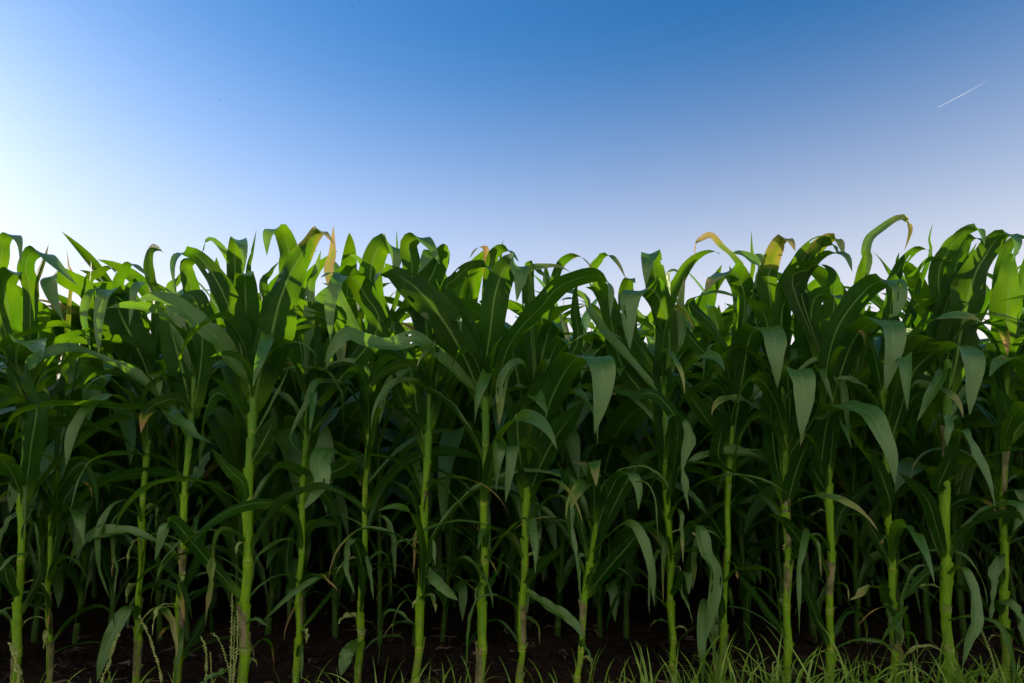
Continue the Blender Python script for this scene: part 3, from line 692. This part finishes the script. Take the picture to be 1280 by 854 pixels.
# ------------------------------------------------------------------ generic plants for the rows behind
def generic_plant(seed, seg=20, cols=6, hscale=1.0):
    """geometry of a whole plant about the origin: (stalk geometry, list of leaf geometries)"""
    r = random.Random(seed)
    H = r.uniform(0.98, 1.14) * hscale
    P, R, hs, nodes = stalk_points(np.array((0, 0, -0.02)), np.array((r.uniform(-.03, .03), r.uniform(-.03, .03), H)), r.uniform(0.0105, 0.014), r, 0.012)
    stalk = tube(P, R, 10, hs); stalk = (stalk[0], stalk[1], node_uv(stalk[2], nodes)) if cols > 4 else None
    if stalk is None: stalk = tube(P[::3], R[::3], 5, hs[::3]); stalk[2][:, 0] = 0
    leaves = []
    az0 = r.uniform(0, 2 * PI); n = r.randint(16, 18)
    for i in range(n):
        t = i / (n - 1)
        z = (0.08 + (H - 0.09) * t ** 0.9)
        az = az0 + PI * (i % 2) + r.gauss(0, 0.32)
        low = max(0, 0.3 - t) / 0.3
        ln = (0.42 + 0.38 * math.sin(PI * min(1, 0.15 + t * 0.75))) * r.uniform(0.85, 1.12) * (1 - 0.3 * low)
        wd = (0.031 + 0.019 * math.sin(PI * min(1, t * 0.85 + 0.1))) * r.uniform(0.85, 1.15) * (1 - 0.35 * low)
        th0 = r.uniform(0.22, 0.50) * (1 - 0.45 * t); th1 = r.uniform(1.5, 2.75) - 0.75 * max(0, t - 0.6) / 0.4
        pw = r.uniform(1.3, 2.4); kink = r.random() < 0.4; ks = r.uniform(0.4, 0.75); ka = r.uniform(0.5, 1.2)
        drift = r.gauss(0, 0.5); m = 40; p = np.array((np.interp(z, P[:, 2], P[:, 0]), np.interp(z, P[:, 2], P[:, 1]), z)); pts = [p]
        for j in range(1, m):
            s = j / (m - 1); th = th0 + (th1 - th0) * s ** pw
            if kink: th += ka / (1 + math.exp(-(s - ks) * 45))
            th = min(th, 2.95); a = az + drift * s
            p = p + ln / m * np.array((math.sin(th) * math.cos(a), math.sin(th) * math.sin(a), math.cos(th))); pts.append(p)
        D = np.array(pts); ss = np.linspace(0, m - 1, seg)
        C = np.stack([np.interp(ss, np.arange(m), D[:, q]) for q in range(3)], 1)
        L0 = np.array((-math.sin(az), math.cos(az), 0))
        leaves.append(blade(C, wd, L0, r.gauss(0, 0.5), r.uniform(0.18, 0.4), r.uniform(0.05, 0.16), seed * 31 + i, cols, 0.6 if (low > 0.3 and r.random() < 0.6) else 0.0))
    # the rolled spear in the whorl
    C, _ = catmull([P[-3], P[-1] + (0.005, 0, 0.1), P[-1] + (r.uniform(-.03, .03), r.uniform(-.03, .03), r.uniform(0.24, 0.36))], max(6, seg // 2))
    leaves.append(blade(C, 0.011, np.array((1., 0.4, 0)), 1.2, 0.9, 0.02, seed, max(2, cols // 2), 0, 0.9, 0.2, 1.4))
    return stalk, leaves

protos = []
for i in range(9):
    st, lv = generic_plant(900 + i)
    r = random.Random(i)
    ms = make_mesh('stalk', *st, M_STALK_SHADED)
    protos.append((ms, [make_mesh('leaf', *g, M_DRY if r.random() < 0.04 else (M_LEAF2 if r.random() < 0.35 else M_LEAF)) for g in lv]))

def place_parts(pi, loc, rz, sc, lean, label, group):
    ms, ml = protos[pi]
    root = bpy.data.objects.new('corn_plant', None); COL.objects.link(root)
    root.location = loc; root.rotation_euler = (lean[0], lean[1], rz); root.scale = (sc, sc, sc * 1.0); root.empty_display_size = 0.1
    tag(root, label, 'corn plant', group)
    link('stalk', ms, root)
    for m in ml: link('leaf', m, root)
    return root

front_x = [p['base'][0] / p['Y'] for p in plants]
SHORT = ["the seed-spike plant", "the short one-leafed plant", "the ribbon-leafed plant", "the long-arching-leaf plant", "the thickest stalk",
         "the bright-bent-leaf plant", "the shredded-leaf plant", "the wiry-leafed leaning stalk", "the tall diagonal-leaf stalk", "the dark-arched-leaf plant",
         "the young short plant", "the twisted-pale-leaf plant", "the widest-leaf plant", "the pointed-hanging-leaf plant", "the sunlit-arch plant",
         "the withered-yellow-leaf plant", "the thick stalk over grass", "the wide-dark-leaf end plant"]
ROW = 0.75
def row_xs(Y, seed, margin=0.25):
    r = random.Random(seed); half = 0.8 * Y + margin; x = -half + r.uniform(0, 0.15); out = []
    while x < half:
        out.append(x + r.gauss(0, 0.018)); x += 0.152 * r.uniform(0.85, 1.2)
    return out

gap_count = {}
Y = Y1 + ROW
second = row_xs(Y, 21)
gaps = [sum(1 for f in front_x if f < x / Y) for x in second]
ORD = ['first', 'second', 'third', 'fourth', 'fifth', 'sixth', 'seventh']
for j, x in enumerate(second):
    g = gaps[j]; same = [q for q in range(len(second)) if gaps[q] == g]; i = same.index(j)
    if g == 0: where = 'beyond ' + SHORT[0]; 
    elif g == len(front_x): where = 'beyond ' + SHORT[-1]
    else: where = 'between %s and %s' % (SHORT[g - 1], SHORT[g])
    pre = '' if len(same) == 1 else (('left-hand ' if i == 0 else 'right-hand ') if len(same) == 2 else ORD[i] + ' ')
    r = random.Random(4000 + j)
    place_parts(r.randrange(9), (x, Y + r.gauss(0, .03), 0), r.uniform(0, 6.28), r.uniform(0.99, 1.10), (r.gauss(0, .04), r.gauss(0, .04)),
                pre + 'second-row corn plant ' + where, 'corn plants of the second row')
Y += ROW
for j, x in enumerate(row_xs(Y, 22)):
    r = random.Random(5000 + j)
    place_parts(r.randrange(9), (x, Y + r.gauss(0, .03), 0), r.uniform(0, 6.28), r.uniform(1.04, 1.17), (r.gauss(0, .04), r.gauss(0, .04)),
                'corn plant of the third row, glimpsed in the dark between nearer stalks', 'corn plants of the third row')

# fourth to sixth row: whole plants, too small and too hidden to show parts
far = []
for i in range(6):
    st, lv = generic_plant(950 + i, 14, 4)
    V, Q, U = join_geo([st] + lv)
    me = make_mesh('corn_plant', V, Q, U, [M_LEAF, M_STALK_SHADED])
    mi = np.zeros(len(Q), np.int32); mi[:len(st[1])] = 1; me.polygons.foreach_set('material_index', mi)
    far.append(me)
for row, nm in ((3, 'fourth'), (4, 'fifth'), (5, 'sixth')):
    Y = Y1 + ROW * row
    for j, x in enumerate(row_xs(Y, 30 + row)):
        r = random.Random(6000 + 300 * row + j)
        o = link('corn_plant', far[r.randrange(6)])
        o.location = (x, Y + r.gauss(0, .03), 0); o.rotation_euler = (r.gauss(0, .03), r.gauss(0, .03), r.uniform(0, 6.28)); s = r.uniform(1.09, 1.24); o.scale = (s, s, s)
        tag(o, 'corn plant of the %s row, a leafy top peeping through the nearer rows' % nm, 'corn plant', 'corn plants of the %s row' % nm)

# the rest of the field: rows beyond and the stretches of the near rows outside the view
lowres = []
for i in range(5):
    st, lv = generic_plant(980 + i, 8, 2)
    lowres.append(join_geo([st] + lv) + (len(st[1]),))
Vs, Qs, Us, Ms, off = [], [], [], [], 0
def field_plant(x, y, r):
    global off
    V, Q, U, ns = lowres[r.randrange(5)]
    a = r.uniform(0, 6.28); s = r.uniform(1.09, 1.24) if y > 3 else r.uniform(0.84, 0.92); c, d = math.cos(a) * s, math.sin(a) * s
    W = np.stack([V[:, 0] * c - V[:, 1] * d + x, V[:, 0] * d + V[:, 1] * c + y, V[:, 2] * s], 1)
    Vs.append(W); Qs.append(Q + off); Us.append(U); m = np.zeros(len(Q), np.int32); m[:ns] = 1; Ms.append(m); off += len(V)
r = random.Random(77)
for row in range(0, 24):
    Y = Y1 + ROW * row; inner = 0.8 * Y + 0.30; x = -20.0 if row > 5 else -14.0
    while x < (18.0 if row > 5 else 9.0):
        if row > 5 or abs(x) > inner:
            field_plant(x + r.gauss(0, .02), Y + r.gauss(0, .03), r)
        x += (0.20 if row < 12 else 0.26) * r.uniform(0.85, 1.2)
me = make_mesh('corn_field', np.vstack(Vs), np.vstack(Qs), np.vstack(Us), [M_LEAF, M_STALK_SHADED]); me.polygons.foreach_set('material_index', np.concatenate(Ms))
tag(link('corn_field', me), 'unbroken mass of dark green corn stretching away behind the front rows', 'crop', None, 'stuff')

# ------------------------------------------------------------------ ground
def axis(lo, hi, step, far_):
    a = list(np.arange(lo, hi + 1e-6, step)); s = step
    b, c = [], []
    x = hi; 
    while x < far_: s *= 1.6; x += s; b.append(x)
    s = step; x = lo
    while x > -far_: s *= 1.6; x -= s; c.append(x)
    return np.array(c[::-1] + a + b)
gx, gy = axis(-4.0, 4.0, 0.04, 2500), axis(1.3, 5.0, 0.035, 2500)
X, Yg = np.meshgrid(gx, gy)
rs = np.random.RandomState(5)
Z = np.zeros_like(X)
near = ((np.abs(X) < 4.3) & (Yg > 1.0) & (Yg < 5.3)).astype(float)
for _ in range(40):
    k = rs.uniform(5, 60); a = rs.uniform(0, 6.28)
    Z += np.sin(k * (X * math.cos(a) + Yg * math.sin(a)) + rs.uniform(0, 6.28)) * 0.06 / k
Z += rs.normal(0, 0.004, Z.shape)
Z = Z * near - 0.01
nx, ny = len(gx), len(gy); idx = np.arange(nx * ny).reshape(ny, nx)
Q = np.stack([idx[:-1, :-1], idx[:-1, 1:], idx[1:, 1:], idx[1:, :-1]], -1).reshape(-1, 4)
g = link('ground', make_mesh('ground', np.stack([X, Yg, Z], -1).reshape(-1, 3), Q, None, M_SOIL)); g['kind'] = 'structure'

# unseen pale gravel track along the field edge, added to bounce light onto the corn
b = NT('bounce_gravel'); geo = b.n('NewGeometry'); pos = geo.outputs['Position']
n1 = b.noise(pos, 55.0, 4.0, 0.7); n2 = b.noise(pos, 1.5, 4.0)
gc = b.mix(b.smooth(n1, 0.35, 0.65), (0.30, 0.26, 0.19), (0.58, 0.53, 0.42)); gc = b.mix(b.smooth(n2, 0.5, 0.75, 0, 0.6), gc, (0.34, 0.34, 0.14))
p = b.n('BsdfPrincipled'); b.l(gc, p.inputs['Base Color']); p.inputs['Roughness'].default_value = 0.9
bump = b.n('Bump'); bump.inputs['Strength'].default_value = 0.6; bump.inputs['Distance'].default_value = 0.01; b.l(n1, bump.inputs['Height']); b.l(bump.outputs[0], p.inputs['Normal'])
b.l(p.outputs[0], b.out.inputs[0])
px_, py_ = np.meshgrid(np.linspace(-80, 80, 161), np.linspace(-3.2, 1.05, 18))
pz_ = 0.006 + 0.012 * np.abs(np.sin(px_ * 0.9 + py_ * 2.1)); pz_[0] = pz_[-1] = -0.03
idx = np.arange(px_.size).reshape(px_.shape); Qp = np.stack([idx[:-1, :-1], idx[:-1, 1:], idx[1:, 1:], idx[1:, :-1]], -1).reshape(-1, 4)
link('bounce_track', make_mesh('bounce_track', np.stack([px_, py_, pz_], -1).reshape(-1, 3), Qp, None, b.m))['kind'] = 'structure'

# soil clods
parts = []
r = random.Random(9)
for i in range(420):
    c = np.array((r.uniform(-2.6, 2.6), 2.02 + 1.4 * r.random() ** 1.6, 0.0)); rad = 0.006 + 0.020 * r.random() ** 2.5
    n1, n2 = 6, 8; V = []
    for a in range(n1 + 1):
        for b in range(n2):
            th, ph = PI * a / n1, 2 * PI * b / n2; k = rad * (0.8 + 0.35 * r.random()) if 0 < a < n1 else rad * 0.8
            V.append(c + k * np.array((math.sin(th) * math.cos(ph), math.sin(th) * math.sin(ph), 0.7 * math.cos(th))))
    Qc = [(a * n2 + b, a * n2 + (b + 1) % n2, (a + 1) * n2 + (b + 1) % n2, (a + 1) * n2 + b) for a in range(n1) for b in range(n2)]
    parts.append((np.array(V), np.array(Qc), np.zeros((len(V), 2))))
tag(link('soil_clods', make_mesh('soil_clods', *join_geo(parts), M_SOIL)), 'small brown clods strewn on the soil between the stalks', 'soil clods', None, 'stuff')

# scraps of dead leaf on the soil
parts = []; r = random.Random(19)
for i in range(170):
    x, y, a, ln = r.uniform(-2.4, 2.4), 2.0 + 1.1 * r.random() ** 1.4, r.uniform(0, 6.28), r.uniform(0.03, 0.13)
    C = np.array([(x + math.cos(a + t * r.uniform(-1, 1)) * ln * t, y + math.sin(a) * ln * t, 0.012 + 0.018 * math.sin(PI * t) * r.random()) for t in np.linspace(0, 1, 7)])
    parts.append(blade(C, r.uniform(0.002, 0.008), np.array((-math.sin(a), math.cos(a), 0.2)), r.gauss(0, 1), 0.4, 0.15, i, 3, 0.5))
tag(link('leaf_litter', make_mesh('leaf_litter', *join_geo(parts), M_LITTER)), 'brown scraps of dead leaf lying on the soil under the corn', 'leaf litter', None, 'stuff')

# ------------------------------------------------------------------ grass along the field edge
parts = []
r = random.Random(12)
def grass_blade(x, y, ln, az, th1, wd):
    p = np.array((x, y, -0.01)); pts = [p]; th0 = abs(r.gauss(0, 0.16))
    for j in range(1, 12):
        s = j / 11; th = th0 + th1 * s ** 1.7
        p = p + ln / 11 * np.array((math.sin(th) * math.cos(az), math.sin(th) * math.sin(az), math.cos(th))); pts.append(p)
    tw = az + r.gauss(0, 0.9)
    parts.append(blade(np.array(pts), wd, np.array((-math.sin(tw), math.cos(tw), 0)), r.gauss(0, 0.7), 0.35, 0.02, r.randrange(10 ** 6), 2, 0, 0.75, 0.2, 1.5))
def tuft(px, y, n, hmin, hmax, spread=0.05):
    x = (px - 640) / F * y
    for _ in range(n):
        grass_blade(x + r.gauss(0, spread), y + r.gauss(0, 0.05), r.uniform(hmin, hmax), r.uniform(0, 6.28), r.uniform(0.2, 1.9), r.uniform(0.0026, 0.0052))
for px, n, h in ((410, 7, .16), (445, 6, .13), (490, 8, .20), (505, 6, .20), (552, 9, .17), (575, 8, .15), (600, 6, .14), (660, 6, .13), (705, 7, .16), (720, 6, .16), (750, 8, .20),
                 (765, 6, .13), (800, 9, .22), (812, 9, .22), (835, 9, .17), (862, 8, .17), (880, 14, .17), (900, 12, .22), (925, 16, .25), (940, 16, .25), (958, 18, .25), (975, 14, .22), (990, 16, .22), (1012, 10, .16),
                 (1035, 9, .16), (1055, 12, .24), (1078, 14, .20), (1095, 12, .19), (1120, 12, .18), (1145, 14, .24), (1165, 16, .25), (1180, 16, .22), (1205, 16, .20), (1225, 16, .2), (1245, 18, .22), (1265, 16, .22),
                 (150, 7, .17), (160, 5, .15), (335, 5, .17), (70, 4, .12), (275, 4, .15), (1300, 16, .24), (1340, 16, .24), (-40, 5, .14)):
    tuft(px, r.uniform(1.72, 1.98), int(n * r.uniform(0.6, 1.7)) + 2, h * 0.6, h * r.uniform(0.9, 1.35))
for _ in range(330):                                            # thin short sward below
    px = 1340 - 1380 * r.random() ** 1.5
    y = r.uniform(1.55, 2.0); grass_blade((px - 640) / F * y, y, r.uniform(0.07, 0.21), r.uniform(0, 6.28), r.uniform(0.3, 1.9), r.uniform(0.0016, 0.0036))
tag(link('grass', make_mesh('grass', *join_geo(parts), M_GRASS)), 'green grass blades along the field edge, densest under the right-hand stalks', 'grass', None, 'stuff')

# ------------------------------------------------------------------ seed spikes of weeds among the stalks
def seed_spike(pts, Y, fat, label, seed):
    r = random.Random(seed)
    P = np.array([at(x, y, Y) for x, y in pts]); d = P[0] - P[1]
    foot = np.array((P[0][0] + d[0] * 0.3, Y, 0.0))
    C, ln = catmull([foot] + list(P), 40)
    root = bpy.data.objects.new('seed_spike', None); COL.objects.link(root); root.location = foot; root.empty_display_size = 0.05
    tag(root, label, 'seed spike', 'pale seed spikes of weeds')
    link('stem', make_mesh('stem', *tube(C - foot, np.linspace(0.0016, 0.0008, 40), 6), M_SEED), root)
    geo = []; n = int(ln * (170 if fat < 0.004 else 210))
    for i in range(n):
        t = 0.18 + 0.82 * i / n; f = t * 39; a = int(f); b = min(a + 1, 39); c = C[a] + (C[b] - C[a]) * (f - a)
        T = unit(C[b] - C[max(0, a - 1)]); an = i * PI * 0.92 + r.gauss(0, .4)
        s1 = unit(np.cross(T, (0.2, 1, 0))); s2 = np.cross(T, s1); o = s1 * math.cos(an) + s2 * math.sin(an) * 0.7
        dd = unit(T * 0.85 + o * 0.55); L = fat * r.uniform(1.5, 2.2)
        q = np.array([c + o * fat * 0.25 + dd * L * k for k in (0, 0.3, 0.65, 1)]) - foot
        geo.append(tube(q, [fat * .15, fat * .48, fat * .42, fat * .06], 6))
    link('spikelets', make_mesh('spikelets', *join_geo(geo), M_SEED), root)
seed_spike([(24, 850), (22, 835), (19, 820), (15, 805)], 1.86, 0.0075, 'fat pale knobbly seed spike leaning on the outermost stalk', 1)
seed_spike([(128, 850), (136, 830), (141, 812), (148, 793)], 1.9, 0.0045, 'pale seed spike tilted beside a blue-green drooping blade', 2)
seed_spike([(201, 845), (192, 812), (184, 790), (174, 770)], 1.92, 0.004, 'pale seed spike bending over toward the ragged-leafed plant', 3)
seed_spike([(257, 850), (258, 830), (257, 812), (252, 796)], 1.9, 0.004, 'curving seed spike midway between two thick stalks', 4)
seed_spike([(265, 852), (264, 835), (263, 815)], 1.93, 0.0028, 'thin short straight seed spike beside the curving one', 5)
seed_spike([(287, 845), (280, 815), (272, 798), (265, 791)], 1.95, 0.0034, 'seed spike drooping away from the thickest stalk', 6)
seed_spike([(288, 850), (289, 810), (290, 770), (290, 742)], 1.9, 0.0038, 'tallest upright seed spike close to the thickest stalk', 7)
seed_spike([(292, 852), (292, 820), (293, 790), (293, 772)], 1.91, 0.0036, 'middle spike of the upright trio at the thickest stalk', 8)
seed_spike([(291, 852), (296, 815), (297, 785), (297, 763)], 1.89, 0.0036, 'upright seed spike touching the thickest stalk', 9)
seed_spike([(1244, 842), (1238, 815), (1230, 795), (1222, 778)], 1.9, 0.003, 'thin green seed spike slanting behind the grass near the end plant', 10)

# a dry stem in the grass
o = link('dry_stem', make_mesh('dry_stem', *tube(np.array([at(1138, 890, 1.88), at(1138.5, 850, 1.9), at(1139, 828, 1.92)]), [0.0032, 0.0028, 0.0024], 8), M_DRYSTEM))
tag(o, 'short pinkish dry stem standing in the grass beside the withered plant', 'dry stem')

# ------------------------------------------------------------------ in the sky: contrail and two insects
b = NT('contrail_ice'); tc = b.n('TexCoord'); spx = b.n('SeparateXYZ'); b.l(tc.outputs['UV'], spx.inputs[0])
nz = b.noise(tc.outputs['Object'], 0.012, 3.0)
al = b.math('MULTIPLY', b.math('MULTIPLY', b.smooth(spx.outputs[1], 1.0, 0.15, 0.0, 0.19), b.smooth(spx.outputs[1], 0.0, 0.06)), b.smooth(nz, 0.2, 0.6, 0.55, 1.0))
df = b.n('BsdfDiffuse'); df.inputs[0].default_value = (0.85, 0.85, 0.85, 1); tp = b.n('BsdfTransparent'); tl = b.n('BsdfTranslucent'); tl.inputs[0].default_value = (0.85, 0.85, 0.85, 1)
m1 = b.n('MixShader'); m1.inputs[0].default_value = 0.5; b.l(df.outputs[0], m1.inputs[1]); b.l(tl.outputs[0], m1.inputs[2])
m2 = b.n('MixShader'); b.l(al, m2.inputs[0]); b.l(tp.outputs[0], m2.inputs[1]); b.l(m1.outputs[0], m2.inputs[2]); b.l(m2.outputs[0], b.out.inputs[0])
c0, c1 = at(1170, 135.5, 3000), at(1243, 96, 3600)
C = np.array([c0 + (c1 - c0) * t for t in np.linspace(0, 1, 30)]); C[:, 2] -= 4 * np.sin(np.linspace(0, PI, 30))
o = link('contrail', make_mesh('contrail', *tube(C - c0, 1.1 + 2.6 * np.linspace(0, 1, 30), 10, np.linspace(0, 1, 30)), b.m)); o.location = c0
tag(o, 'short white contrail slanting up through the blue sky', 'contrail')

M_BUG = simple_leafy('insect_body', (0.02, 0.02, 0.02), (0.03, 0.03, 0.03), (0.02, 0.02, 0.02), 0.5, 0.05)
M_WING = simple_leafy('insect_wing', (0.10, 0.10, 0.11), (0.14, 0.14, 0.15), (0.2, 0.2, 0.22), 0.3, 0.4)
def insect(px, py, Y, L, label, rz):
    p = at(px, py, Y); root = bpy.data.objects.new('flying_insect', None); COL.objects.link(root); root.location = p; root.rotation_euler = (0.2, 0.3, rz); root.empty_display_size = 0.02
    tag(root, label, 'insect', 'insects in the sky')
    xs = np.linspace(-L / 2, L / 2, 9); link('body', make_mesh('body', *tube(np.stack([xs, xs * 0, xs * 0], 1), [L * k for k in (.02, .08, .11, .12, .09, .13, .12, .10, .03)], 8), M_BUG), root)
    for sg in (1, -1):
        C = np.array([(L * .1 - t * L * .12, sg * t * L * 0.75, t * L * .35) for t in np.linspace(0, 1, 8)])
        link('wing', make_mesh('wing', *blade(C, L * 0.16, np.array((1., 0, 0)), 0, 0.05, 0.0, 1, 4, 0, .3, .6, 2.5), M_WING), root)
insect(440, 8.3, 3.2, 0.010, 'tiny dark insect high in the deep blue sky', 0.6)
insect(275, 125.4, 3.6, 0.008, 'tiny dark insect lower in the paler sky', 0.1)
